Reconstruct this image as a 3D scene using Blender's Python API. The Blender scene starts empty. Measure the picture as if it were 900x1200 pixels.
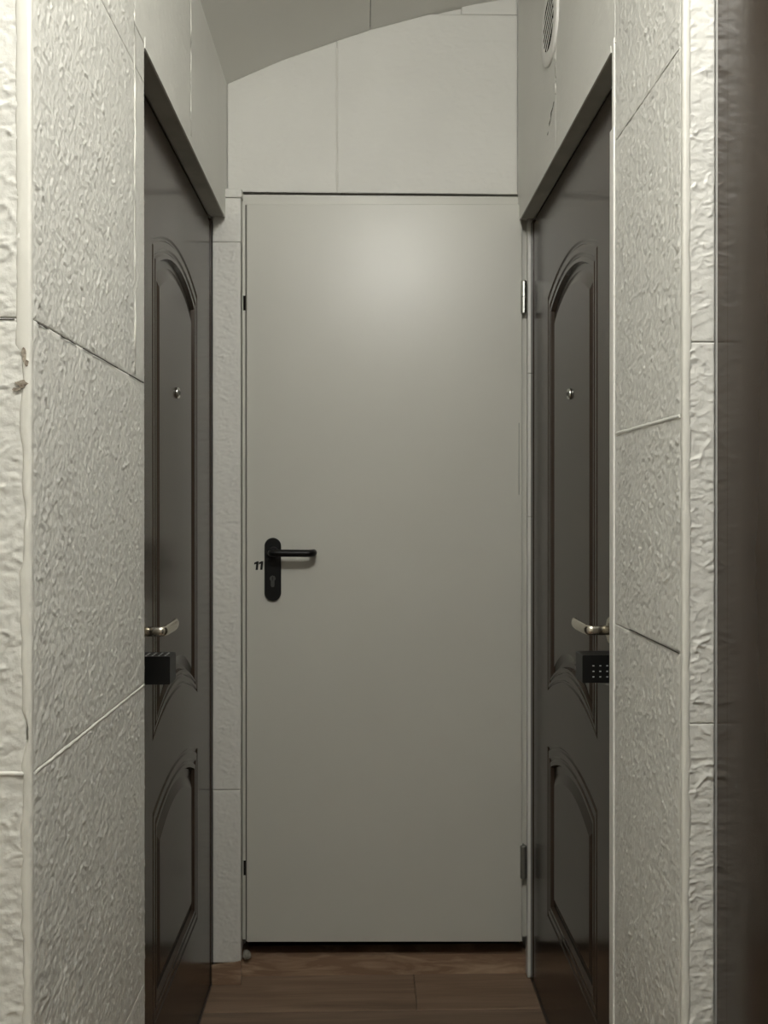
import bpy, math, random
import numpy as np
from mathutils import Vector, Matrix

# ------------------------------------------------------------------ camera, world, light, exposure
S = bpy.context.scene
C = S.collection
CAMH = 1.28                       # lens height over the laminate
cam_d = bpy.data.cameras.new('camera')
cam = bpy.data.objects.new('camera', cam_d)
C.objects.link(cam)
cam_d.sensor_fit = 'VERTICAL'
cam_d.sensor_height = 24.0
cam_d.lens = 24.0 * 1080 / 1200
cam_d.clip_start = 0.02
cam.location = (0, 0, CAMH)
cam.rotation_euler = (math.radians(90 - 0.16), 0, math.radians(-1.326))
S.camera = cam

world = bpy.data.worlds.new('world')
S.world = world
world.use_nodes = True
world.node_tree.nodes['Background'].inputs[0].default_value = (0.0, 0.0, 0.0, 1)
world.node_tree.nodes['Background'].inputs[1].default_value = 0.0

LAMP_POS = (0.06, 0.46, 2.48)   # ceiling globe of the hallway (built below)
LAMP_STRENGTH = 125.0
S.view_settings.view_transform = 'Standard'
S.view_settings.look = 'None'
S.view_settings.gamma = 1.0
S.view_settings.use_curve_mapping = False
S.view_settings.exposure = 0.0


# ------------------------------------------------------------------ helpers
def link(o, parent=None):
    C.objects.link(o)
    if parent is not None:
        o.parent = parent
    return o


def tag(o, label=None, cat=None, group=None, kind=None):
    if label: o['label'] = label
    if cat: o['category'] = cat
    if group: o['group'] = group
    if kind: o['kind'] = kind
    return o


def empty(name, loc=(0, 0, 0), rz=0.0):
    o = bpy.data.objects.new(name, None)
    o.empty_display_size = 0.1
    o.location = loc
    o.rotation_euler = (0, 0, rz)
    return link(o)


class MB:
    """collects geometry for one mesh object"""
    def __init__(self):
        self.v, self.f, self.sm = [], [], []

    def add(self, vs, fs, smooth=False):
        b = len(self.v)
        self.v += [tuple(p) for p in vs]
        self.f += [tuple(b + i for i in f) for f in fs]
        self.sm += [smooth] * len(fs)
        return self

    def box(self, a, b):
        (x0, y0, z0), (x1, y1, z1) = a, b
        vs = [(x0, y0, z0), (x1, y0, z0), (x1, y1, z0), (x0, y1, z0),
              (x0, y0, z1), (x1, y0, z1), (x1, y1, z1), (x0, y1, z1)]
        return self.add(vs, [(3, 2, 1, 0), (4, 5, 6, 7), (0, 1, 5, 4), (1, 2, 6, 5), (2, 3, 7, 6), (3, 0, 4, 7)])

    def rbox(self, a, b, r, seg=3, axis=2):
        """box with rounded long edges along axis"""
        lo, hi = Vector(a), Vector(b)
        ax = [i for i in range(3) if i != axis]
        pts = []
        for k, (sx, sy) in enumerate(((1, 1), (0, 1), (0, 0), (1, 0))):
            cx = (hi[ax[0]] - r) if sx else (lo[ax[0]] + r)
            cy = (hi[ax[1]] - r) if sy else (lo[ax[1]] + r)
            for i in range(seg + 1):
                t = math.pi / 2 * (k + i / seg)
                pts.append((cx + r * math.cos(t), cy + r * math.sin(t)))
        n = len(pts)
        rings = []
        c = min(r, (hi[axis] - lo[axis]) * .3) * .5
        mx, my = (lo[ax[0]] + hi[ax[0]]) / 2, (lo[ax[1]] + hi[ax[1]]) / 2
        wx, wy = (hi[ax[0]] - lo[ax[0]]), (hi[ax[1]] - lo[ax[1]])
        for z, ins in ((lo[axis], c), (lo[axis] + c, 0), (hi[axis] - c, 0), (hi[axis], c)):
            ring = []
            for p in pts:
                q = [0, 0, 0]
                q[ax[0]] = mx + (p[0] - mx) * (1 - 2 * ins / wx)
                q[ax[1]] = my + (p[1] - my) * (1 - 2 * ins / wy)
                q[axis] = z
                ring.append(tuple(q))
            rings.append(ring)
        vs = [p for r_ in rings for p in r_]
        fs = []
        for j in range(3):
            for i in range(n):
                fs.append((j * n + i, j * n + (i + 1) % n, (j + 1) * n + (i + 1) % n, (j + 1) * n + i))
        fs.append(tuple(reversed(range(n))))
        fs.append(tuple(3 * n + i for i in range(n)))
        return self.add(vs, fs)

    def lathe(self, prof, base, axis, n=24, smooth=True):
        """prof = [(radius, height)], revolved about axis through base"""
        az = Vector(axis).normalized()
        ux = az.orthogonal().normalized()
        uy = az.cross(ux)
        base = Vector(base)
        vs, fs = [], []
        for r, h in prof:
            for i in range(n):
                t = 2 * math.pi * i / n
                vs.append(base + az * h + (ux * math.cos(t) + uy * math.sin(t)) * r)
        for j in range(len(prof) - 1):
            for i in range(n):
                fs.append((j * n + i, j * n + (i + 1) % n, (j + 1) * n + (i + 1) % n, (j + 1) * n + i))
        self.add(vs, fs, smooth)
        m = len(prof) - 1
        b = len(self.v) - len(vs)
        self.f += [tuple(b + i for i in reversed(range(n))), tuple(b + m * n + i for i in range(n))]
        self.sm += [False, False]
        return self

    def tube(self, path, rad, n=16, squash=(1, 1), up=(0, 0, 1)):
        """swept ellipse along path points"""
        P = [Vector(p) for p in path]
        vs, fs = [], []
        for k, p in enumerate(P):
            t = (P[min(k + 1, len(P) - 1)] - P[max(k - 1, 0)]).normalized()
            u = Vector(up)
            s = t.cross(u).normalized()
            u = s.cross(t).normalized()
            r = rad[k] if isinstance(rad, (list, tuple)) else rad
            for i in range(n):
                a = 2 * math.pi * i / n
                vs.append(p + s * (r * squash[0] * math.cos(a)) + u * (r * squash[1] * math.sin(a)))
        for j in range(len(P) - 1):
            for i in range(n):
                fs.append((j * n + i, j * n + (i + 1) % n, (j + 1) * n + (i + 1) % n, (j + 1) * n + i))
        self.add(vs, fs, True)
        b = len(self.v) - len(vs)
        self.f += [tuple(b + i for i in reversed(range(n))), tuple(b + (len(P) - 1) * n + i for i in range(n))]
        self.sm += [False, False]
        return self

    def prism(self, poly, w0, w1, plane='xz'):
        """extrude 2-D polygon; plane xz -> extruded along y"""
        n = len(poly)
        def P(p, w):
            return (p[0], w, p[1]) if plane == 'xz' else ((w, p[0], p[1]) if plane == 'yz' else (p[0], p[1], w))
        vs = [P(p, w0) for p in poly] + [P(p, w1) for p in poly]
        fs = [tuple(range(n)), tuple(reversed(range(n, 2 * n)))]
        for i in range(n):
            fs.append((i, n + i, n + (i + 1) % n, (i + 1) % n))
        return self.add(vs, fs)

    def build(self, name, mat, parent=None, fix=True):
        me = bpy.data.meshes.new(name)
        me.from_pydata(self.v, [], self.f)
        me.polygons.foreach_set('use_smooth', self.sm)
        if fix:
            import bmesh
            bm = bmesh.new()
            bm.from_mesh(me)
            bmesh.ops.recalc_face_normals(bm, faces=bm.faces)
            bm.to_mesh(me)
            bm.free()
        me.materials.append(mat)
        o = bpy.data.objects.new(name, me)
        return link(o, parent)


# ------------------------------------------------------------------ materials
def new_mat(name):
    m = bpy.data.materials.new(name)
    m.use_nodes = True
    nt = m.node_tree
    b = nt.nodes['Principled BSDF']
    return m, nt, b


def N(nt, typ, **kw):
    n = nt.nodes.new(typ)
    for k, v in kw.items():
        if k in n.inputs:
            n.inputs[k].default_value = v
        else:
            setattr(n, k, v)
    return n


def mat(name, col, col2=None, rough=.5, metal=0.0, scale=6.0, bump=0.0, bscale=60.0, bdist=.001,
        spec=.5, stretch=(1, 1, 1), rvar=0.0, detail=4):
    m, nt, b = new_mat(name)
    L = nt.links.new
    tc = N(nt, 'ShaderNodeTexCoord')
    mp = N(nt, 'ShaderNodeMapping')
    mp.inputs['Scale'].default_value = stretch
    L(tc.outputs['Object'], mp.inputs[0])
    nz = N(nt, 'ShaderNodeTexNoise', Scale=scale, Detail=detail)
    L(mp.outputs[0], nz.inputs['Vector'])
    rmp = N(nt, 'ShaderNodeValToRGB')
    rmp.color_ramp.elements[0].position = .35
    rmp.color_ramp.elements[1].position = .65
    rmp.color_ramp.elements[0].color = (*col, 1)
    rmp.color_ramp.elements[1].color = (*(col2 or col), 1)
    L(nz.outputs[0], rmp.inputs[0])
    L(rmp.outputs[0], b.inputs['Base Color'])
    b.inputs['Metallic'].default_value = metal
    b.inputs['Roughness'].default_value = rough
    b.inputs['Specular IOR Level'].default_value = spec
    if rvar:
        mr = N(nt, 'ShaderNodeMapRange')
        mr.inputs[3].default_value = rough - rvar
        mr.inputs[4].default_value = rough + rvar
        L(nz.outputs[0], mr.inputs[0])
        L(mr.outputs[0], b.inputs['Roughness'])
    if bump:
        n2 = N(nt, 'ShaderNodeTexNoise', Scale=bscale, Detail=5.0)
        L(mp.outputs[0], n2.inputs['Vector'])
        bp = N(nt, 'ShaderNodeBump', Strength=bump, Distance=bdist)
        L(n2.outputs[0], bp.inputs['Height'])
        L(bp.outputs[0], b.inputs['Normal'])
    return m


M = {}
M['tile'] = mat('white_painted_foam', (.69, .685, .645), (.73, .725, .68), rough=.30, scale=5, bump=.4, bscale=150, bdist=.002, rvar=.06)
M['tile_far'] = mat('white_painted_foam_smooth', (.70, .695, .65), (.73, .725, .68), rough=.5, scale=5, bump=.35, bscale=90, bdist=.001)
M['plaster'] = mat('white_plaster', (.68, .675, .63), (.72, .71, .67), rough=.7, scale=4, bump=.3, bscale=80)
M['filler'] = mat('cream_filler', (.70, .69, .635), (.73, .72, .665), rough=.5, scale=12, bump=.25, bscale=45, bdist=.002)
M['plastic'] = mat('white_plastic', (.80, .79, .75), rough=.3)
M['ceiling'] = mat('ceiling_board', (.77, .765, .725), (.80, .795, .75), rough=.65, scale=3, bump=.2, bscale=50)
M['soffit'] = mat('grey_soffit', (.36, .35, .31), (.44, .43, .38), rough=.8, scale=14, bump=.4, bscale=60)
M['steel'] = mat('grey_white_powder_coat', (.585, .58, .525), (.60, .595, .54), rough=.34, scale=3, bump=.05, bscale=260, bdist=.0004)
M['brown'] = mat('dark_brown_enamel', (.042, .030, .022), (.047, .034, .025), rough=.20, spec=.20, scale=5, bump=.04, bscale=35, bdist=.0006)
M['brown_frame'] = mat('brown_frame_enamel', (.030, .022, .018), rough=.3)
M['black'] = mat('black_plastic', (.004, .004, .004), rough=.42, spec=.35)
M['dark'] = mat('dark_void', (.008, .007, .006), rough=.9, spec=.1)
M['nickel'] = mat('satin_nickel', (.62, .58, .50), rough=.27, metal=1.0, bump=.05, bscale=300)
M['chrome'] = mat('zinc_hinge', (.62, .63, .60), rough=.22, metal=1.0)
M['hinge_dull'] = mat('dull_zinc', (.30, .31, .28), rough=.45, metal=.8)
M['cyl'] = mat('dark_cylinder', (.10, .10, .095), rough=.4, metal=.6)
M['glass'] = mat('peephole_lens', (.01, .01, .01), rough=.05)
M['key'] = mat('grey_key_print', (.45, .46, .46), rough=.6)
M['chip'] = mat('bare_chip', (.10, .075, .055), (.42, .37, .30), rough=.9, scale=200)
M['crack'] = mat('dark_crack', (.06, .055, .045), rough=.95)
M['vent_dark'] = mat('vent_hole', (.012, .011, .010), rough=.9, spec=0.0)
M['cable'] = mat('rubble', (.35, .34, .30), (.16, .15, .12), rough=.9, scale=90)


def wood(name, c0, c1, c2, rough=.42):
    m, nt, b = new_mat(name)
    L = nt.links.new
    tc = N(nt, 'ShaderNodeTexCoord')
    info = N(nt, 'ShaderNodeObjectInfo')
    mp = N(nt, 'ShaderNodeMapping')
    mp.inputs['Scale'].default_value = (1.6, 22, 22)
    add = N(nt, 'ShaderNodeVectorMath', operation='ADD')
    mul = N(nt, 'ShaderNodeVectorMath', operation='SCALE')
    mul.inputs['Scale'].default_value = 37.0
    comb = N(nt, 'ShaderNodeCombineXYZ')
    L(info.outputs['Random'], comb.inputs[0])
    L(info.outputs['Random'], comb.inputs[1])
    L(comb.outputs[0], mul.inputs[0])
    L(tc.outputs['Object'], add.inputs[0])
    L(mul.outputs[0], add.inputs[1])
    L(add.outputs[0], mp.inputs[0])
    nz = N(nt, 'ShaderNodeTexNoise', Scale=1.6, Detail=7.0, Roughness=.6, Distortion=.6)
    L(mp.outputs[0], nz.inputs['Vector'])
    r = N(nt, 'ShaderNodeValToRGB')
    e = r.color_ramp.elements
    e[0].position, e[0].color = .3, (*c0, 1)
    e[1].position, e[1].color = .72, (*c2, 1)
    k = e.new(.5)
    k.color = (*c1, 1)
    L(nz.outputs[0], r.inputs[0])
    hsv = N(nt, 'ShaderNodeHueSaturation')
    mr = N(nt, 'ShaderNodeMapRange')
    mr.inputs[3].default_value = .85
    mr.inputs[4].default_value = 1.15
    L(info.outputs['Random'], mr.inputs[0])
    L(mr.outputs[0], hsv.inputs['Value'])
    L(r.outputs[0], hsv.inputs['Color'])
    L(hsv.outputs[0], b.inputs['Base Color'])
    b.inputs['Roughness'].default_value = rough
    bp = N(nt, 'ShaderNodeBump', Strength=.15, Distance=.0006)
    L(nz.outputs[0], bp.inputs['Height'])
    L(bp.outputs[0], b.inputs['Normal'])
    return m


M['laminate'] = wood('brown_laminate', (.160, .106, .070), (.225, .153, .103), (.30, .212, .148))


def riser_mat():
    m, nt, b = new_mat('riser_laminate_with_glue')
    L = nt.links.new
    tc = N(nt, 'ShaderNodeTexCoord')
    mp = N(nt, 'ShaderNodeMapping')
    mp.inputs['Scale'].default_value = (5, 5, 26)
    L(tc.outputs['Object'], mp.inputs[0])
    nz = N(nt, 'ShaderNodeTexNoise', Scale=1.1, Detail=5.0, Roughness=.55, Distortion=1.3)
    L(mp.outputs[0], nz.inputs['Vector'])
    r = N(nt, 'ShaderNodeValToRGB')
    e = r.color_ramp.elements
    e[0].position, e[0].color = .45, (.26, .165, .105, 1)
    e[1].position, e[1].color = .72, (.52, .38, .26, 1)
    L(nz.outputs[0], r.inputs[0])
    L(r.outputs[0], b.inputs['Base Color'])
    b.inputs['Roughness'].default_value = .45
    return m


M['riser'] = riser_mat()


def emit_mat(name, col, strength):
    m, nt, b = new_mat(name)
    b.inputs['Base Color'].default_value = (.8, .8, .8, 1)
    b.inputs['Emission Color'].default_value = (*col, 1)
    b.inputs['Emission Strength'].default_value = strength
    return m


M['globe'] = emit_mat('lit_globe', (1.0, .985, .935), LAMP_STRENGTH)

# ------------------------------------------------------------------ relief field for the foam tiles
RES = 800
rng = np.random.default_rng(11)


def band(wl, width=.45, aniso=1.0, seed=0):
    """periodic band-limited noise over a 1 m square, wavelength in metres"""
    g = np.random.default_rng(seed).standard_normal((RES, RES))
    F = np.fft.fft2(g)
    fy = np.fft.fftfreq(RES, 1.0 / RES)[:, None]
    fx = np.fft.fftfreq(RES, 1.0 / RES)[None, :] * aniso
    fr = np.sqrt(fx ** 2 + fy ** 2) + 1e-9
    filt = np.exp(-(np.log(fr * wl) / width) ** 2)
    h = np.real(np.fft.ifft2(F * filt))
    return h / h.std()


def relief(seed, aniso):
    n1 = band(.024, .42, aniso, seed)
    n2 = band(.012, .40, aniso, seed + 1)
    n3 = band(.070, .5, 1.0, seed + 2)
    n4 = band(.030, .5, 1.0, seed + 3)
    mask = 1 / (1 + np.exp(-3.0 * (n3 + .1)))
    brk = 1 / (1 + np.exp(-4.0 * (n4 + .2)))          # breaks the ridges into short strokes
    big = np.exp(-(n1 / .20) ** 2) * brk
    small = np.exp(-(n2 / .28) ** 2) * (1 - brk * .5) * mask
    h = big * (.35 + .65 * mask) * .80 + small * .55 + .07 * n1 + .06 * n2
    return h - h.mean()


FIELDS = [relief(100, 1.5), relief(200, 1.25), relief(300, 1.9), relief(400, .72), relief(500, .85)]


def sample(F, u, v):
    x = (u * RES) % RES
    y = (v * RES) % RES
    x0 = np.floor(x).astype(int); y0 = np.floor(y).astype(int)
    fx = x - x0; fy = y - y0
    x0 %= RES; y0 %= RES
    x1 = (x0 + 1) % RES; y1 = (y0 + 1) % RES
    return (F[y0, x0] * (1 - fx) * (1 - fy) + F[y0, x1] * fx * (1 - fy) + F[y1, x0] * (1 - fx) * fy + F[y1, x1] * fx * fy)


tile_no = [0]


def tile(parent, org, ud, vd, w, h, material, res=.003, amp=.0016, thick=.009, gap=.0004, vtop=None, field=None, edge=.006, name='tile'):
    """one relief tile standing proud of its wall: org = lower corner on the finished face"""
    tile_no[0] += 1
    k = tile_no[0]
    F = FIELDS[k % 3] if field is None else FIELDS[field]
    ou, ov = random.Random(k).random(), random.Random(k + 77).random()
    nu = max(2, int(round((w - 2 * gap) / res)))
    nv = max(2, int(round((h - 2 * gap) / res)))
    us = np.linspace(gap, w - gap, nu + 1)
    vs01 = np.linspace(0, 1, nv + 1)
    U, T = np.meshgrid(us, vs01)
    if vtop is None:
        top = np.full(nu + 1, h)
    else:
        top = np.array([vtop(u) for u in us])
    V = gap + T * (top[None, :] - 2 * gap)
    H = sample(F, U + ou, V + ov) * amp
    de = np.minimum(np.minimum(U - gap, w - gap - U), np.minimum(V - gap, top[None, :] - gap - V))
    t = np.clip(de / edge, 0, 1)
    t = t * t * (3 - 2 * t)
    H = H * (.25 + .75 * t) - .0006 * (1 - t)
    # skirt ring
    Up = np.pad(U, 1, mode='edge'); Vp = np.pad(V, 1, mode='edge')
    Hp = np.pad(H, 1, mode='constant', constant_values=-thick)
    ud = np.array(ud, float); vd = np.array(vd, float)
    nd = np.cross(ud, vd)
    P = Up[..., None] * ud + Vp[..., None] * vd + Hp[..., None] * nd
    ny, nx = Up.shape
    idx = np.arange(ny * nx).reshape(ny, nx)
    q = np.stack([idx[:-1, :-1], idx[:-1, 1:], idx[1:, 1:], idx[1:, :-1]], -1).reshape(-1, 4)
    me = bpy.data.meshes.new(name)
    me.vertices.add(ny * nx)
    me.vertices.foreach_set('co', P.reshape(-1).astype(np.float32))
    nq = len(q)
    me.loops.add(nq * 4)
    me.loops.foreach_set('vertex_index', q.reshape(-1).astype(np.int32))
    me.polygons.add(nq)
    me.polygons.foreach_set('loop_start', (np.arange(nq) * 4).astype(np.int32))
    sm = np.ones((ny - 1, nx - 1), bool)
    sm[0, :] = sm[-1, :] = False
    sm[:, 0] = sm[:, -1] = False
    me.update(calc_edges=True)
    me.polygons.foreach_set('use_smooth', sm.reshape(-1))
    me.materials.append(material)
    o = bpy.data.objects.new(name, me)
    o.location = org
    return link(o, parent)


# ------------------------------------------------------------------ dimensions (metres; y = distance from the lens)
XL, XR = -0.369, 0.425            # finished faces of the recess side walls
YB = 2.52                         # back wall
YLF, YRF = 1.035, 1.214           # front faces of the two wall ends
DL, DR = -0.407, 0.459            # brown door faces
Z_LINTEL = CAMH + .786
OPEN_L, OPEN_R = 1.570, 1.556     # near edge of the openings
TOPZ = 2.80
th = .009


def vault(x):
    """height of the sloping, slightly arched ceiling board"""
    xs = [-1.4, -.369, -.222, -.075, .021, .175, .315, .424, .9]
    zs = [1.90, 2.438, 2.503, 2.557, 2.590, 2.633, 2.664, 2.684, 2.73]
    return float(np.interp(x, xs, zs))


# ------------------------------------------------------------------ structure: floor
floor = MB().box((-1.6, -1.7, -.06), (1.2, 2.9, -.012)).build('floor', M['dark'])
tag(floor, 'brown wood-look laminate floor with planks laid crosswise', 'floor', kind='structure')
pl_meshes = {}
yr = 2.545
row = 0
offs = [.14, .62, -.25, .40, -.05, .75, .2, -.4]
while yr > -1.5:
    y0 = yr - .194
    joint = offs[row % len(offs)]
    cuts = [-1.55] + sorted(j for j in (joint - 1.29, joint, joint + 1.29) if -1.5 < j < 1.15) + [1.2]
    for a, b in zip(cuts[:-1], cuts[1:]):
        w = b - a
        key = round(w, 4)
        if key not in pl_meshes:
            mb = MB()
            g, c = .0006, .0022
            mb.add([(g, g, -.012), (w - g, g, -.012), (w - g, .194 - g, -.012), (g, .194 - g, -.012),
                    (g, g, -c * .5), (w - g, g, -c * .5), (w - g, .194 - g, -c * .5), (g, .194 - g, -c * .5),
                    (g + c, g + c, 0), (w - g - c, g + c, 0), (w - g - c, .194 - g - c, 0), (g + c, .194 - g - c, 0)],
                   [(0, 1, 5, 4), (1, 2, 6, 5), (2, 3, 7, 6), (3, 0, 4, 7), (4, 5, 9, 8), (5, 6, 10, 9), (6, 7, 11, 10), (7, 4, 8, 11), (8, 9, 10, 11)])
            o = mb.build('plank', M['laminate'], floor)
            pl_meshes[key] = o.data
        else:
            o = link(bpy.data.objects.new('plank', pl_meshes[key]), floor)
        o.location = (a, y0, 0)
    yr = y0
    row += 1

# step under the white door
step = MB().box((-.4035, 2.531, 0), (.452, 2.80, .053)).build('step_riser', M['riser'], floor)
step.name = 'threshold_step'

# ------------------------------------------------------------------ structure: left wall
wl = MB()
wl.box((-1.55, YLF + th, 0), (XL - th, OPEN_L - .002, TOPZ))            # wall end
wl.box((-.60, OPEN_L - .002, Z_LINTEL + .004), (XL - th, 2.66, TOPZ))    # over the opening
wl.box((-.70, 2.485, 0), (-.4105, 2.66, Z_LINTEL + .004))
wall_left = wl.build('wall_left', M['plaster'])
tag(wall_left, 'white crinkle-tiled wall to the lever side of the white steel door', 'wall', kind='structure')
rowsL = [0.0, CAMH - .80, CAMH - .295, CAMH + .213, CAMH + .72, 2.44]
cL = 1.504
AMP = .0030
VZ = (0, 0, 1)
cb = .0055                                                                # corner filler width
for i in range(5):
    z0, z1 = rowsL[i], rowsL[i + 1]
    # side face: u runs towards -y so that u x v points to +x
    wide = OPEN_L if i < 3 else cL
    tile(wall_left, (XL, YLF + .006, z0), (0, 1, 0), VZ, wide - YLF - .006, z1 - z0, M['tile'], res=.0023, amp=AMP, field=3 + i % 2)
    if i >= 3 and z0 < Z_LINTEL:
        tile(wall_left, (XL, cL, z0), (0, 1, 0), VZ, OPEN_L - cL, min(z1, Z_LINTEL) - z0, M['tile'], res=.0023, amp=AMP * .6, field=3)
    # front face of the wall end
    tile(wall_left, (XL - cb - .25, YLF, z0), (1, 0, 0), VZ, .25, z1 - z0 if i < 4 else TOPZ - z0, M['tile'], res=.0023, amp=.0030, field=0)
    for kx in range(2):
        tile(wall_left, (XL - cb - .25 - .46 * (kx + 1), YLF, z0), (1, 0, 0), VZ, .46, z1 - z0 if i < 4 else TOPZ - z0, M['tile'], res=.009, amp=.003)
# lintel tiles
tile(wall_left, (XL, cL, Z_LINTEL), (0, 1, 0), VZ, 1.993 - cL, 2.44 - Z_LINTEL, M['tile_far'], res=.004, amp=.0014)
tile(wall_left, (XL, 1.993, Z_LINTEL), (0, 1, 0), VZ, YB - 1.993, 2.44 - Z_LINTEL, M['tile_far'], res=.004, amp=.0008)
# soffit board under the lintel
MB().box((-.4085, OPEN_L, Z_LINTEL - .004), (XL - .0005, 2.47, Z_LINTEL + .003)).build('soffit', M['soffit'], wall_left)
# jamb face of the wall end inside the opening
MB().box((-.50, OPEN_L - .002, 0), (XL - .0015, OPEN_L + .003, Z_LINTEL - .005)).build('jamb_face', M['plaster'], wall_left)

# ------------------------------------------------------------------ structure: right wall
wr = MB()
wr.box((XR + th, YRF + th, 0), (1.15, OPEN_R - .002, TOPZ))
wr.box((XR + th, OPEN_R - .002, Z_LINTEL + .004), (.66, 2.66, TOPZ))
wr.box((.4625, 2.495, 0), (.70, 2.66, Z_LINTEL + .004))
wr.box((.53, -1.6, 0), (1.15, .30, TOPZ))                                # beyond the near brown door
wr.box((.53, .30, 2.07), (1.15, YRF + th, TOPZ))
wall_right = wr.build('wall_right', M['plaster'])
tag(wall_right, 'white crinkle-tiled wall to the hinge side of the white steel door', 'wall', kind='structure')
rowsR = [0.0, CAMH - .193, CAMH + .125, CAMH + .62, CAMH + 1.115, TOPZ]
for i in range(5):
    z0, z1 = rowsR[i], rowsR[i + 1]
    tile(wall_right, (XR, OPEN_R - .012, z0), (0, -1, 0), VZ, OPEN_R - .012 - YRF - .010, z1 - z0, M['tile'], res=.0023, amp=AMP, field=3 + i % 2)
rowsRF = [0.0, CAMH - .80, CAMH - .285, CAMH + .222, CAMH + .73, TOPZ]
for i in range(5):
    z0, z1 = rowsRF[i], rowsRF[i + 1]
    tile(wall_right, (XR + .006, YRF, z0), (1, 0, 0), VZ, .0369, z1 - z0, M['tile'], res=.0018, amp=.0032, field=2, edge=.003)
tile(wall_right, (XR, 2.022, Z_LINTEL), (0, -1, 0), VZ, 2.022 - OPEN_R + .012, 2.665 - Z_LINTEL, M['tile_far'], res=.004, amp=.0012)
tile(wall_right, (XR, YB, Z_LINTEL), (0, -1, 0), VZ, YB - 2.022, 2.665 - Z_LINTEL, M['tile_far'], res=.004, amp=.0008)
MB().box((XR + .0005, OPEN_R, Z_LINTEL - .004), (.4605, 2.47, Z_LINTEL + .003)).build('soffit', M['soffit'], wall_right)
MB().box((XR + .0015, OPEN_R - .002, 0), (.55, OPEN_R + .003, Z_LINTEL - .005)).build('jamb_face', M['plaster'], wall_right)

# ------------------------------------------------------------------ structure: back wall
wb = MB()
wb.box((-.62, YB + th, CAMH + .866), (.66, YB + .14, TOPZ))
wb.box((-.62, YB + .09, 0), (-.332, YB + .14, CAMH + .87))
wb.box((.452, YB + .09, 0), (.66, YB + .14, CAMH + .87))
wall_back = wb.build('wall_back', M['plaster'])
tag(wall_back, 'white back wall of crinkled tiles above and beside the white steel door', 'wall', kind='structure')
zb = CAMH + .8635
xs_split = -.070
tile(wall_back, (XL, YB, zb), (1, 0, 0), VZ, xs_split - XL, .6, M['tile_far'], res=.004, amp=.0012, vtop=lambda u: vault(XL + u) - zb)
tile(wall_back, (xs_split, YB, zb), (1, 0, 0), VZ, XR - xs_split, .6, M['tile_far'], res=.004, amp=.0012,
     vtop=lambda u: min(vault(xs_split + u), CAMH + 1.355) - zb)
tile(wall_back, (.27, YB, CAMH + 1.355), (1, 0, 0), VZ, XR - .27, .1, M['tile_far'], res=.006, amp=.0004,
     vtop=lambda u: max(.012, vault(.27 + u) + .004 - CAMH - 1.355))
# smear of filler over the vertical joint
fv = MB()
for k in range(14):
    z = zb + .005 + k * .028
    wv = .0035 + .0015 * math.sin(k * 1.7)
    fv.add([(xs_split - wv, YB + .0015, z), (xs_split + wv, YB + .0015, z), (xs_split + wv, YB + .0015, z + .027), (xs_split - wv, YB + .0015, z + .027),
            (xs_split, YB - .0002, z), (xs_split, YB - .0002, z + .027)],
           [(0, 4, 5, 3), (4, 1, 2, 5)])
fv.build('joint_filler', M['filler'], wall_back)
# pilaster strip of tiles beside the white door
PY = 2.490
for z0, z1, x0, x1, yy in ((.0575, CAMH - .756, -.404, -.3285, PY), (CAMH - .756, CAMH + .719, -.404, -.3285, PY),
                           (CAMH + .719, CAMH + .838, -.404, -.3275, PY), (CAMH + .838, CAMH + .8625, -.371, -.3245, PY - .004)):
    tile(wall_back, (x0, yy, z0), (1, 0, 0), VZ, x1 - x0, z1 - z0, M['tile_far'], res=.003, amp=.0028, thick=.028)
MB().box((-.4035, PY + .012, .066), (-.332, YB + .09, CAMH + .862)).build('pilaster_core', M['plaster'], wall_back)
# right return strip between steel frame and brown door
for z0, z1 in ((.004, CAMH - .02), (CAMH - .02, CAMH + .37), (CAMH + .37, CAMH + .80)):
    tile(wall_back, (.4485, 2.497, z0), (1, 0, 0), VZ, .013, z1 - z0, M['tile'], res=.003, amp=.0012, thick=.03, edge=.003)

# ------------------------------------------------------------------ structure: ceiling
def ceil_panel(x0, x1, name, n=14):
    mb = MB()
    for k in range(n):
        a = x0 + (x1 - x0) * k / n; b = x0 + (x1 - x0) * (k + 1) / n
        za, zb_ = vault(a), vault(b)
        y0, y1 = .95, 2.60
        mb.add([(a, y0, za), (b, y0, zb_), (b, y1, zb_), (a, y1, za), (a, y0, za + .012), (b, y0, zb_ + .012), (b, y1, zb_ + .012), (a, y1, za + .012)],
               [(0, 3, 2, 1), (4, 5, 6, 7), (0, 1, 5, 4), (2, 3, 7, 6)] + ([(0, 4, 7, 3)] if k == 0 else []) + ([(1, 2, 6, 5)] if k == n - 1 else []))
    o = mb.build(name, M['ceiling'], ceiling, fix=False)
    return o
ceiling = MB().box((-1.6, -1.7, TOPZ), (1.2, 2.7, TOPZ + .08)).build('ceiling', M['ceiling'])
tag(ceiling, 'pale sloping board ceiling above the white door', 'ceiling', kind='structure')
ceil_panel(-.372, .0197, 'ceiling_board')
ceil_panel(.0213, .428, 'ceiling_board')
MB().box((.010, .96, vault(.02) + .013), (.032, 2.6, vault(.02) + .02)).build('joint_backing', M['crack'], ceiling)
# fascia closing the gap between sloping boards and hall ceiling
fp = [(-.376, TOPZ - .001)] + [(x, vault(x) + .002) for x in np.linspace(-.376, .433, 12)] + [(.433, TOPZ - .001)]
MB().prism([(float(a), float(b)) for a, b in fp], .965, .985).build('fascia', M['plaster'], ceiling)

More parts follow.
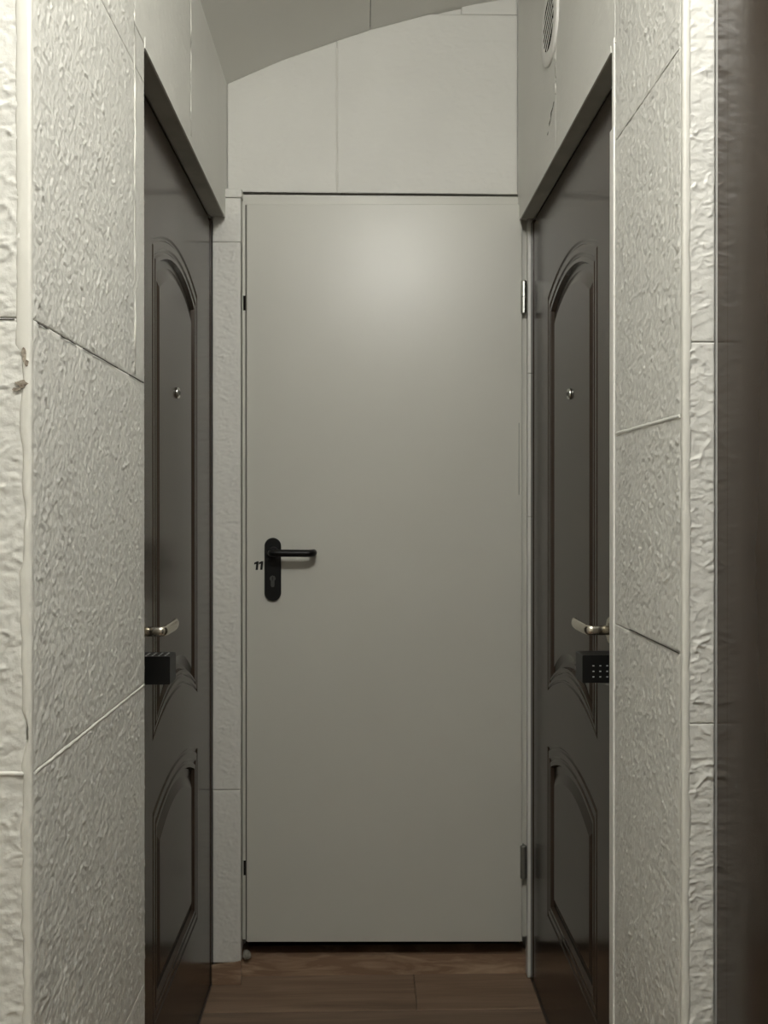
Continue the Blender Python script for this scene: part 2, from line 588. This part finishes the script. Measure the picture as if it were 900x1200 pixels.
# hall behind the lens
hall = MB().box((-1.6, -1.7, 0), (1.15, -1.6, TOPZ)).build('wall_rear', M['plaster'])
tag(hall, 'plain white hallway wall opposite the white steel door', 'wall', kind='structure')
hl = MB().box((-1.6, -1.6, 0), (-1.5, YLF + th, TOPZ)).build('wall_side', M['plaster'])
tag(hl, 'plain white hallway side wall facing the near brown door', 'wall', kind='structure')

# ------------------------------------------------------------------ trims
def corner_bead(name, x, y, sx, wf, ws, label, z0=0.0, z1=TOPZ, m='filler', wob=.0010, seed=3, z_rough=-1.0):
    """smooth filler strip over an outside corner; sx = side on which the wall lies"""
    r = random.Random(seed)
    mb = MB()
    n = 220
    rings = []
    lump = [r.gauss(0, 1) for _ in range(n + 3)]
    for k in range(n + 1):
        z = z0 + (z1 - z0) * k / n
        j = (lump[k] + lump[k + 1] + lump[k + 2]) / 3
        rough_part = z < z_rough
        f = (wf * .62 + j * .0035) if rough_part else wf + j * wob
        q = (r.uniform(-1, 1) * .0007) if rough_part else 0.0
        s_ = ws + j * wob
        p = [(f, .004), (f, .0000), (f - .0016, -.0010), (f * .6, -.0014 + q), (.0035, -.0014 + q), (.0020, -.0010), (.0006, .0000),
             (.0000, .0020), (-.0002 - q, .0035), (-.0002, s_ - .0012), (.0006, s_), (.004, s_)]
        rings.append([(x + sx * a_, y + b_, z) for a_, b_ in p])
    m_ = len(rings[0])
    vs = [q for rr in rings for q in rr]
    fs = [(k * m_ + i, k * m_ + i + 1, (k + 1) * m_ + i + 1, (k + 1) * m_ + i) for k in range(n) for i in range(m_ - 1)]
    fs += [(k * m_ + m_ - 1, k * m_, (k + 1) * m_, (k + 1) * m_ + m_ - 1) for k in range(n)]
    mb.add(vs, fs, True)
    o = mb.build(name, M[m])
    tag(o, label, 'trim', kind='structure')
    return o


t1 = corner_bead('trim_1', XL, YLF, -1, .0165, .0075, 'smooth cream filler strip on the wall corner with chipped spots', z_rough=CAMH + .175)
t2 = corner_bead('trim_2', XR, YRF, 1, .0100, .010, 'smooth cream filler strip on the wall corner beside the near brown door', seed=9)
# chips knocked out of the left corner filler
rc = random.Random(5)
for (cx, cz, a, b) in ((-.3765, CAMH + .172, .0030, .0075), (-.3735, CAMH + .163, .0032, .0040), (-.3790, CAMH + .140, .0075, .0048), (-.3845, CAMH + .1335, .0045, .0022)):
    poly = []
    for i in range(11):
        t = 2 * math.pi * i / 11
        q = rc.uniform(.65, 1.15)
        poly.append((cx + a * q * math.cos(t), cz + b * q * math.sin(t)))
    MB().prism(poly, YLF - .0020, YLF + .001).build('chip', M['chip'], t1)

# plastic corner angle on the edge of the right wall end
zt = CAMH + .644
mb = MB()
mb.rbox((XR - .0035, OPEN_R - .014, .002), (XR + .0006, OPEN_R + .010, zt), .0015)
mb.box((XR, OPEN_R + .004, .002), (XR + .03, OPEN_R + .0098, zt))
t3 = mb.build('trim_3', M['plastic'])
tag(t3, 'white plastic corner strip on the wall edge at the brown door opening', 'trim', kind='structure')
mb = MB().rbox((XR - .0012, OPEN_R - .008, zt + .001), (XR + .004, OPEN_R + .004, Z_LINTEL + .01), .001)
tag(mb.build('trim_4', M['plastic']), 'thin white edge strip standing above the plastic corner strip', 'trim', kind='structure')
# thin angle strips along the lintel edges
mb = MB().box((XL - .002, OPEN_L, Z_LINTEL - .0055), (XL + .0016, 2.475, Z_LINTEL + .013))
tag(mb.build('trim_5', M['tile_far']), 'thin white angle strip along the lintel edge on the lever side of the white door', 'trim', kind='structure')
mb = MB().box((XR - .0014, OPEN_R + .012, Z_LINTEL - .0055), (XR + .002, 2.475, Z_LINTEL + .007))
tag(mb.build('trim_6', M['tile_far']), 'thin white angle strip along the lintel edge below the round vent', 'trim', kind='structure')


def bead(parent, pts, r, m='filler', name='joint_bead', n=8):
    return MB().tube(pts, r, n=n).build(name, M[m], parent)


def wob(p0, p1, n, a, seed):
    r = random.Random(seed)
    out = []
    for k in range(n + 1):
        t = k / n
        out.append(tuple(p0[i] + (p1[i] - p0[i]) * t + (r.uniform(-a, a) if 0 < k < n else 0) for i in range(3)))
    return out


# caulk beads over some joints
bead(wall_left, wob((XL - .0014, YLF + .012, CAMH - .297), (XL - .0014, OPEN_L - .004, CAMH - .297), 30, .0006, 1), .0027)
bead(wall_left, wob((XL - .30, YLF + .0005, CAMH - .295), (XL - .008, YLF + .0005, CAMH - .295), 16, .0006, 2), .0030)
bead(wall_left, wob((XL - .0012, cL, CAMH + .22), (XL - .0012, cL, 2.43), 24, .0005, 3), .0028)
bead(wall_left, wob((XL - .0012, 1.993, Z_LINTEL + .015), (XL - .0012, 1.993, 2.43), 12, .0004, 4), .0026)
bead(wall_right, wob((XR + .001, 2.022, CAMH + .915), (XR + .001, 2.022, CAMH + 1.20), 14, .0004, 5), .0030)
bead(wall_right, wob((XR + .0018, YRF + .010, CAMH + .125), (XR + .0018, OPEN_R - .018, CAMH + .127), 20, .0006, 6), .0036, m='tile')
bead(wall_right, wob((XR + .0012, YRF + .014, CAMH + .62), (XR + .0012, OPEN_R - .02, CAMH + .62), 20, .0004, 16), .0019, m='tile')
# hairline cracks
for p in (((XL + .0006, YLF + .02, CAMH + .2115), (XL + .0006, YLF + .055, CAMH + .2115)), ((XL + .0006, YLF + .10, CAMH + .212), (XL + .0006, YLF + .16, CAMH + .2125)),
          ((XL + .0006, YLF + .19, CAMH + .2125), (XL + .0006, YLF + .36, CAMH + .213)), ((XL + .0006, YLF + .43, CAMH + .213), (XL + .0006, OPEN_L - .01, CAMH + .2135))):
    bead(wall_left, wob(p[0], p[1], 6, .0003, 8), .0007, m='crack', name='crack', n=5)
bead(wall_left, wob((XL - .25, YLF - .0002, CAMH + .2115), (XL - .018, YLF - .0002, CAMH + .2115), 8, .0003, 12), .0006, m='crack', name='crack', n=5)
bead(wall_right, wob((XR - .0005, YRF + .014, CAMH - .193), (XR - .0005, OPEN_R - .10, CAMH - .191), 10, .0003, 9), .0009, m='crack', name='crack', n=5)
bead(wall_right, wob((XR - .0004, 2.04, CAMH + .905), (XR - .0004, 2.11, CAMH + .86), 6, .002, 10), .0010, m='crack', name='crack', n=5)
bead(wall_back, wob((-.325, YB - .001, CAMH + .8625), (-.06, YB - .001, CAMH + .8605), 12, .0007, 13), .0020, m='crack', name='crack', n=5)
bead(wall_back, wob((-.06, YB - .001, CAMH + .8605), (.418, YB - .001, CAMH + .8535), 10, .0002, 14), .0029, m='crack', name='crack', n=5)

# brown skirting piece under the pilaster
o = MB().prism([(-.405, .002), (-.3275, .002), (-.3275, .0640), (-.345, .0600), (-.385, .0560), (-.405, .0520)], PY - .006, PY + .004).build('baseboard_left', M['riser'])
tag(o, 'short brown skirting piece under the narrow tiled strip', 'baseboard', kind='structure')


# ------------------------------------------------------------------ brown panelled doors
def brown_door(name, loc, rz, latch, label, far_gap=True, keys_up=True):
    """face looks along local -y; u = local x 0..W; latch 0: handle near u=0, 1: near u=W"""
    W, H = .86, 2.045
    root = empty(name, loc, rz)
    tag(root, label, 'door', kind='structure')
    c = W / 2
    NP = 28

    def outline(i, spec, top_rise, bot_rise):
        """closed outline, inset i, as bottom list and top list of (u, z) with equal u"""
        z0, z1 = spec
        hw = .243 - i
        us = [c - hw + 2 * hw * k / NP for k in range(NP + 1)]
        def arc(t):     # 0 at ends, 1 in the middle, circular-ish
            return 1 - (2 * t - 1) ** 2
        bot = [(u, z0 + i + bot_rise * arc(k / NP)) for k, u in enumerate(us)]
        top = [(u, z1 - i * 1.1 + top_rise * arc(k / NP)) for k, u in enumerate(us)]
        return bot, top

    upper = ((CAMH - .450, CAMH + .525), .050, .055)
    lower = ((CAMH - 1.010, CAMH - .588), .042, .0)
    bU, tU = outline(0, *upper)
    bL, tL = outline(0, *lower)
    # leaf: face with two panel openings, edges and back
    mb = MB()
    u0, u1 = bU[0][0], bU[-1][0]
    zb_, zt_ = .012, H
    def quad(a, b, cc, d):
        mb.add([(p[0], 0, p[1]) for p in (a, b, cc, d)], [(0, 1, 2, 3)])
    quad((0, zb_), (u0, zb_), (u0, zt_), (0, zt_))
    quad((u1, zb_), (W, zb_), (W, zt_), (u1, zt_))
    for k in range(NP):
        ua, ub = bU[k][0], bU[k + 1][0]
        quad((ua, zb_), (ub, zb_), bL[k + 1], bL[k])
        quad(tL[k], tL[k + 1], bU[k + 1], bU[k])
        quad(tU[k], tU[k + 1], (ub, zt_), (ua, zt_))
    D = .045
    mb.add([(0, 0, zb_), (W, 0, zb_), (W, 0, zt_), (0, 0, zt_), (0, D, zb_), (W, D, zb_), (W, D, zt_), (0, D, zt_)],
           [(0, 4, 5, 1), (1, 5, 6, 2), (2, 6, 7, 3), (3, 7, 4, 0), (4, 7, 6, 5)])
    leaf = mb.build('leaf', M['brown'], root, fix=False)
    prof = [(0, 0), (.0035, .0026), (.0065, .0026), (.0100, 0), (.0210, 0), (.0245, .0024), (.0270, .0024), (.0305, 0), (.037, 0), (.0400, .0085), (.0520, .0085), (.0720, .0015)]
    for spec in (upper, lower):
        pm = MB()
        loops = []
        for i, dep in prof:
            b, t = outline(i, *spec)
            loops.append([(p[0], dep, p[1]) for p in b] + [(p[0], dep, p[1]) for p in reversed(t)])
        n = len(loops[0])
        vs = [p for l in loops for p in l]
        fs = []
        for j in range(len(loops) - 1):
            for i in range(n):
                fs.append((j * n + i, j * n + (i + 1) % n, (j + 1) * n + (i + 1) % n, (j + 1) * n + i))
        base = (len(loops) - 1) * n
        for k in range(NP):
            fs.append((base + k, base + k + 1, base + n - 2 - k, base + n - 1 - k))
        pm.add(vs, fs)
        pm.build('panel', M['brown'], root, fix=False)
    # peephole
    pz = CAMH + .256
    ph = MB().lathe([(.0120, .001), (.0125, -.003), (.0105, -.006), (.0075, -.0065), (.0065, -.0035)], (c, .0015, pz), (0, 1, 0), n=24).build('peephole', M['chrome'], root)
    MB().lathe([(.0064, -.0030), (.0050, -.0055), (.0025, -.0068), (.0003, -.0072)], (c, .0015, pz), (0, 1, 0), n=16).build('lens', M['glass'], ph)
    # lever handle: rose, neck, grip
    s = 1 if latch == 0 else -1
    hu = .070 if latch == 0 else W - .070
    hz = CAMH - .221
    rose = MB().lathe([(.026, .002), (.026, -.006), (.023, -.009), (.011, -.0095)], (hu, 0, hz), (0, 1, 0), n=28).build('lever_rose', M['nickel'], root)
    path = [(hu, -.006, hz), (hu, -.030, hz), (hu, -.039, hz)]
    for k in range(1, 7):
        a = math.pi / 2 * k / 6
        path.append((hu + s * (.009 * (1 - math.cos(a))), -.039 - .009 * math.sin(a), hz))
    for q in (.02, .05, .08, .10, .118, .124):
        path.append((hu + s * q, -.048 + .004 * max(0, q - .09) / .034, hz + .0))
    rad = [.0088] * 3 + [.0090] * 6 + [.0098, .0102, .0105, .0106, .0104, .0075]
    MB().tube(path, rad, n=18, squash=(.62, 1.0)).build('lever', M['nickel'], rose)
    # code lock knob: bevelled black block with a field of small keys
    ku, kz = hu + s * .004, CAMH - .288
    dz0, dz1 = kz - .025, kz + .025
    prof2 = [(0.0, dz0), (-.062, dz0), (-.063, dz0 + .001), (-.063, dz1 - .002), (-.0625, dz1 - .0008), (-.061, dz1), (0.0, dz1)]
    lk = MB()
    n = len(prof2)
    e0, e1 = ku - .026, ku + .026
    vs = [(e0, p[0], p[1]) for p in prof2] + [(e1, p[0], p[1]) for p in prof2]
    fs = [tuple(reversed(range(n))), tuple(range(n, 2 * n))] + [(i, (i + 1) % n, n + (i + 1) % n, n + i) for i in range(n)]
    lk.add(vs, fs)
    lock = lk.build('code_lock', M['black'], root)
    for r_ in range(3):
        for q in range(4 if keys_up else 3):
            ko = MB()
            if keys_up:
                yy = -.018 - q * .0115
                xx = ku + s * (-.015 + r_ * .014)
                ko.rbox((xx - .0032, yy - .0014, dz1 - .0005), (xx + .0032, yy + .0014, dz1 + .0006), .0006)
            else:
                # keys on the end face that looks back along the latch side
                yy = -.018 - q * .0125 + .0
                zz = kz - .014 + r_ * .010
                xe = (ku - s * .026)
                ko.rbox((xe - .0008, yy - .0016, zz - .0010), (xe + .0008, yy + .0016, zz + .0010), .0004)
            ko.build('key', M['key'], lock)
    # frame around the leaf
    fg = .004 if far_gap else .0006
    fr = MB()
    for a, b in (((-.034, .006), (-fg, H + .012)), ((W + fg, .006), (W + .034, H + .012))):
        fr.box((a[0], -.002 if far_gap else .0, a[1]), (b[0], .06, b[1]))
    fr.box((-.034, .004, H + .004), (W + .034, .06, H + .018))
    fr.build('frame', M['brown'], root)
    # dark slot behind the joint
    MB().box((-.03, .046, .004), (W + .03, .058, H + .01)).build('rebate', M['dark'], root)
    MB().box((-.034, -.002, .0), (W + .034, .058, .0115)).build('sill', M['brown_frame'], root)
    return root


brown_door('door_1', (DL, 1.606, 0), math.pi / 2, 0,
           'dark brown panelled door facing the lever side, lock keys on its top face', keys_up=True)
brown_door('door_2', (DR, 2.464, 0), -math.pi / 2, 1,
           'dark brown panelled door below the round vent, lock keys facing outward', keys_up=False)
d4 = brown_door('door_4', (.4680, 1.172, 0), -math.pi / 2, 1,
                'near dark brown glossy door beside the white wall corner', keys_up=True, far_gap=False)
bpy.data.objects['door_1']['label'] = 'dark brown panelled door with arched panels beside the narrow tiled strip'
bpy.data.objects['door_2']['label'] = 'dark brown panelled door with arched panels below the round wall vent'

# ------------------------------------------------------------------ white steel door
d3 = empty('door_3', (.430, 2.519, 0))
tag(d3, 'greyish white steel door numbered 11 with black lever handle', 'door', kind='structure')
# frame (local coordinates relative to the hinge-side foot)
fx0, fx1 = -.327 - .430, .4485 - .430
fr = MB()
fr.box((fx0, -.004, .109), (-.312 - .430 + .030, .07, CAMH + .790))
fr.box((-.012, -.004, .109), (fx1, .07, CAMH + .790))
fr.box((fx0, -.004, CAMH + .790), (fx1, .07, CAMH + .8555))
frame = fr.build('frame', M['steel'], d3)
# slots in the lock-side frame face
for zc in (CAMH + .561, CAMH - .976):
    MB().box((-.3245 - .430, -.0046, zc - .020), (-.3155 - .430, .002, zc + .020)).build('striker_slot', M['dark'], frame)
# leaf
lw, lz0, lz1 = .746, .1035, CAMH + .8290
mb = MB().rbox((-lw, -.0085, lz0), (.004, .045, lz1), .003, seg=2, axis=2)
leaf = mb.build('leaf', M['steel'], d3)
LEAF_Y = -.0085
leaf_rot = math.radians(-1.2)
leaf.rotation_euler = (0, 0, leaf_rot)
leaf.location = (0, -lw * math.sin(-leaf_rot), 0)
# dark strip standing in for the shadow in the rebate beside the leaf edge
MB().box((-lw - .0026, -.0050, lz0 + .004), (-lw - .0002, -.0035, lz1 - .002)).build('rebate_shadow_strip', M['crack'], d3)
# number 11
def digit_one(x, z, h):
    w = h
    sl = .10
    def P(a, b):
        return (x + (a + sl * b) * h, z + b * h)
    poly = [P(.10, 0), P(.36, 0), P(.36, 1.0), P(.18, 1.0), P(-.13, .86), P(-.13, .62), P(.10, .71)]
    return MB().prism(poly, LEAF_Y - .0008, LEAF_Y + .001).build('number_digit', M['black'], leaf)
nx = (299.0 - 425) / 430 - .430
digit_one(nx, CAMH - .1645, .0235)
digit_one(nx + .0125, CAMH - .1640, .0235)
# long backplate
hx = -.2435 - .430
pz0, pz1 = CAMH - .248, CAMH - .077
r = .0223
st = []
for k in range(17):
    a = math.pi * k / 16
    st.append((r * math.cos(a), (pz1 - r) + r * math.sin(a)))
for k in range(17):
    a = math.pi + math.pi * k / 16
    st.append((r * math.cos(a), (pz0 + r) + r * math.sin(a)))
mb = MB()
n = len(st)
vs = []
zc = (pz0 + pz1) / 2
for y, ins in ((LEAF_Y + .001, 0), (LEAF_Y - .0065, 0), (LEAF_Y - .0090, .0022)):
    for p in st:
        q = 1 - ins / r
        zz = p[1] - ins * (1 if p[1] > zc else -1) * min(1, abs(p[1] - (pz1 - r if p[1] > zc else pz0 + r)) / r)
        vs.append((hx + p[0] * q, y, zz))
fs = [(j * n + i, j * n + (i + 1) % n, (j + 1) * n + (i + 1) % n, (j + 1) * n + i) for j in range(2) for i in range(n)]
fs += [tuple(range(n)), tuple(reversed(range(2 * n, 3 * n)))]
mb.add(vs, fs)
plate = mb.build('handle_plate', M['black'], leaf)
lz = CAMH - .1165
path = [(hx + .000, LEAF_Y - .004, lz + .0), (hx, LEAF_Y - .030, lz), (hx, LEAF_Y - .038, lz)]
for k in range(1, 7):
    a = math.pi / 2 * k / 6
    path.append((hx + .013 * (1 - math.cos(a)), LEAF_Y - .038 - .013 * math.sin(a), lz))
path += [(hx + .03, LEAF_Y - .051, lz), (hx + .07, LEAF_Y - .051, lz - .0003), (hx + .094, LEAF_Y - .051, lz - .0005)]
for k in range(1, 8):
    a = math.pi / 2 * k / 7
    path.append((hx + .094 + .017 * math.sin(a), LEAF_Y - .051 + .017 * (1 - math.cos(a)), lz - .0005))
path += [(hx + .111, LEAF_Y - .022, lz - .0005), (hx + .111, LEAF_Y - .014, lz - .0005)]
MB().tube(path, .0098, n=18).build('lever', M['black'], d3).parent = leaf
MB().lathe([(.0165, 0), (.0165, -.004), (.014, -.0055)], (hx, LEAF_Y - .0088, lz), (0, 1, 0), n=24).build('lever_collar', M['black'], leaf)
# key cylinder: round plug over a narrow tail
cz = CAMH - .193
poly = []
for k in range(21):
    a = -.9 + (math.pi + 1.8) * k / 20
    poly.append((hx + .0078 * math.cos(a), cz + .006 + .0078 * math.sin(a)))
for k in range(9):
    a = math.pi + math.pi * k / 8
    poly.append((hx + .0046 * math.cos(a), cz - .013 + .0046 * math.sin(a)))
MB().prism(poly, LEAF_Y - .0112, LEAF_Y - .0085).build('key_cylinder', M['cyl'], leaf)
MB().box((hx - .0007, LEAF_Y - .0118, cz + .001), (hx + .0007, LEAF_Y - .0110, cz + .011)).build('keyhole', M['black'], leaf)
# hinges
for zc, mm in ((CAMH + .576, 'chrome'), (CAMH - .958, 'hinge_dull')):
    h = MB()
    h.lathe([(.0076, -.0445), (.0090, -.043), (.0090, -.0006), (.0086, -.0002)], (.007, -.025, zc), (0, 0, 1), n=32, smooth=False)
    hinge = h.build('hinge', M[mm], d3)
    MB().lathe([(.0086, .0002), (.0090, .0006), (.0090, .042), (.0076, .0445)], (.007, -.025, zc), (0, 0, 1), n=32, smooth=False).build('hinge_knuckle', M[mm], hinge)
    MB().box((.006, -.022, zc - .042), (.012, -.003, zc + .042)).build('hinge_leaf', M[mm], hinge)
# latch guard strip on the hinge side
MB().box((-.0065, -.0105, CAMH + .04), (-.0045, -.0075, CAMH + .235)).build('edge_slot', M['hinge_dull'], leaf)
# dark space behind the gap
MB().box((-.75, .075, .054), (.012, .085, CAMH + .79)).build('backing', M['dark'], d3)
# lump of mortar under the frame foot
rr = random.Random(2)
lump = MB().lathe([(.010, 0), (.0125, .006), (.010, .014), (.006, .020), (.002, .022)], (-.3165 - .430, .006, .0535), (0, 0, 1), n=9)
lump.v = [(a + rr.uniform(-.002, .002), b + rr.uniform(-.002, .002), c + (rr.uniform(-.0015, .0015) if c > .056 else 0)) for a, b, c in lump.v]
lump.build('mortar_lump', M['cable'], d3)

# ------------------------------------------------------------------ round vent on the wall
vc = (XR, 2.075, CAMH + 1.095)
vent = empty('wall_vent', vc, -math.pi / 2)
tag(vent, 'round white vent grille high on the tiled wall', 'vent')
# local: x -> -y world, -y -> -x world (out of the wall)
GR = .056
MB().lathe([(.088, .002), (.088, -.0040), (.085, -.0058), (.060, -.0062), (GR + .0005, -.0060), (GR + .0005, -.0030), (GR + .0005, .0)], (0, 0, 0), (0, 1, 0), n=48).build('rim', M['plastic'], vent)
MB().lathe([(GR, -.0061), (GR, -.0046)], (0, 0, 0), (0, 1, 0), n=40).build('opening', M['vent_dark'], vent)
ang = math.radians(27)
for k in range(-2, 3):
    off = k * .0190
    half = math.sqrt(max(0, (GR - .0005) ** 2 - off ** 2))
    mbs = MB()
    wd = .0036
    vs = []
    for a in (-half, half):
        for (o_, y) in ((-wd, -.0055), (wd, -.0055), (wd, -.0067), (-wd, -.0065)):
            q = off + o_
            vs.append((a * math.cos(ang) - q * math.sin(ang), y, a * math.sin(ang) + q * math.cos(ang)))
    mbs.add(vs, [(0, 1, 2, 3), (7, 6, 5, 4), (0, 4, 5, 1), (1, 5, 6, 2), (2, 6, 7, 3), (3, 7, 4, 0)])
    mbs.build('slat', M['plastic'], vent)

# ------------------------------------------------------------------ the hallway lamp (behind the lens, mirrored in the white door)
lamp = empty('ceiling_lamp', (LAMP_POS[0], LAMP_POS[1], TOPZ))
tag(lamp, 'round lit ceiling lamp reflected as a glow in the white steel door', 'lamp')
dz = LAMP_POS[2] - TOPZ
MB().lathe([(.06, 0), (.06, -.02), (.012, -.026), (.012, dz + .10), (.035, dz + .095), (.035, dz + .07)], (0, 0, 0), (0, 0, 1), n=32).build('lamp_base', M['plastic'], lamp)
R_ = .10
pr = [(max(.002, R_ * math.sin(math.pi * k / 18)), dz - R_ * math.cos(math.pi * k / 18)) for k in range(0, 17)]
MB().lathe(pr, (0, 0, 0), (0, 0, 1), n=36).build('globe', M['globe'], lamp)
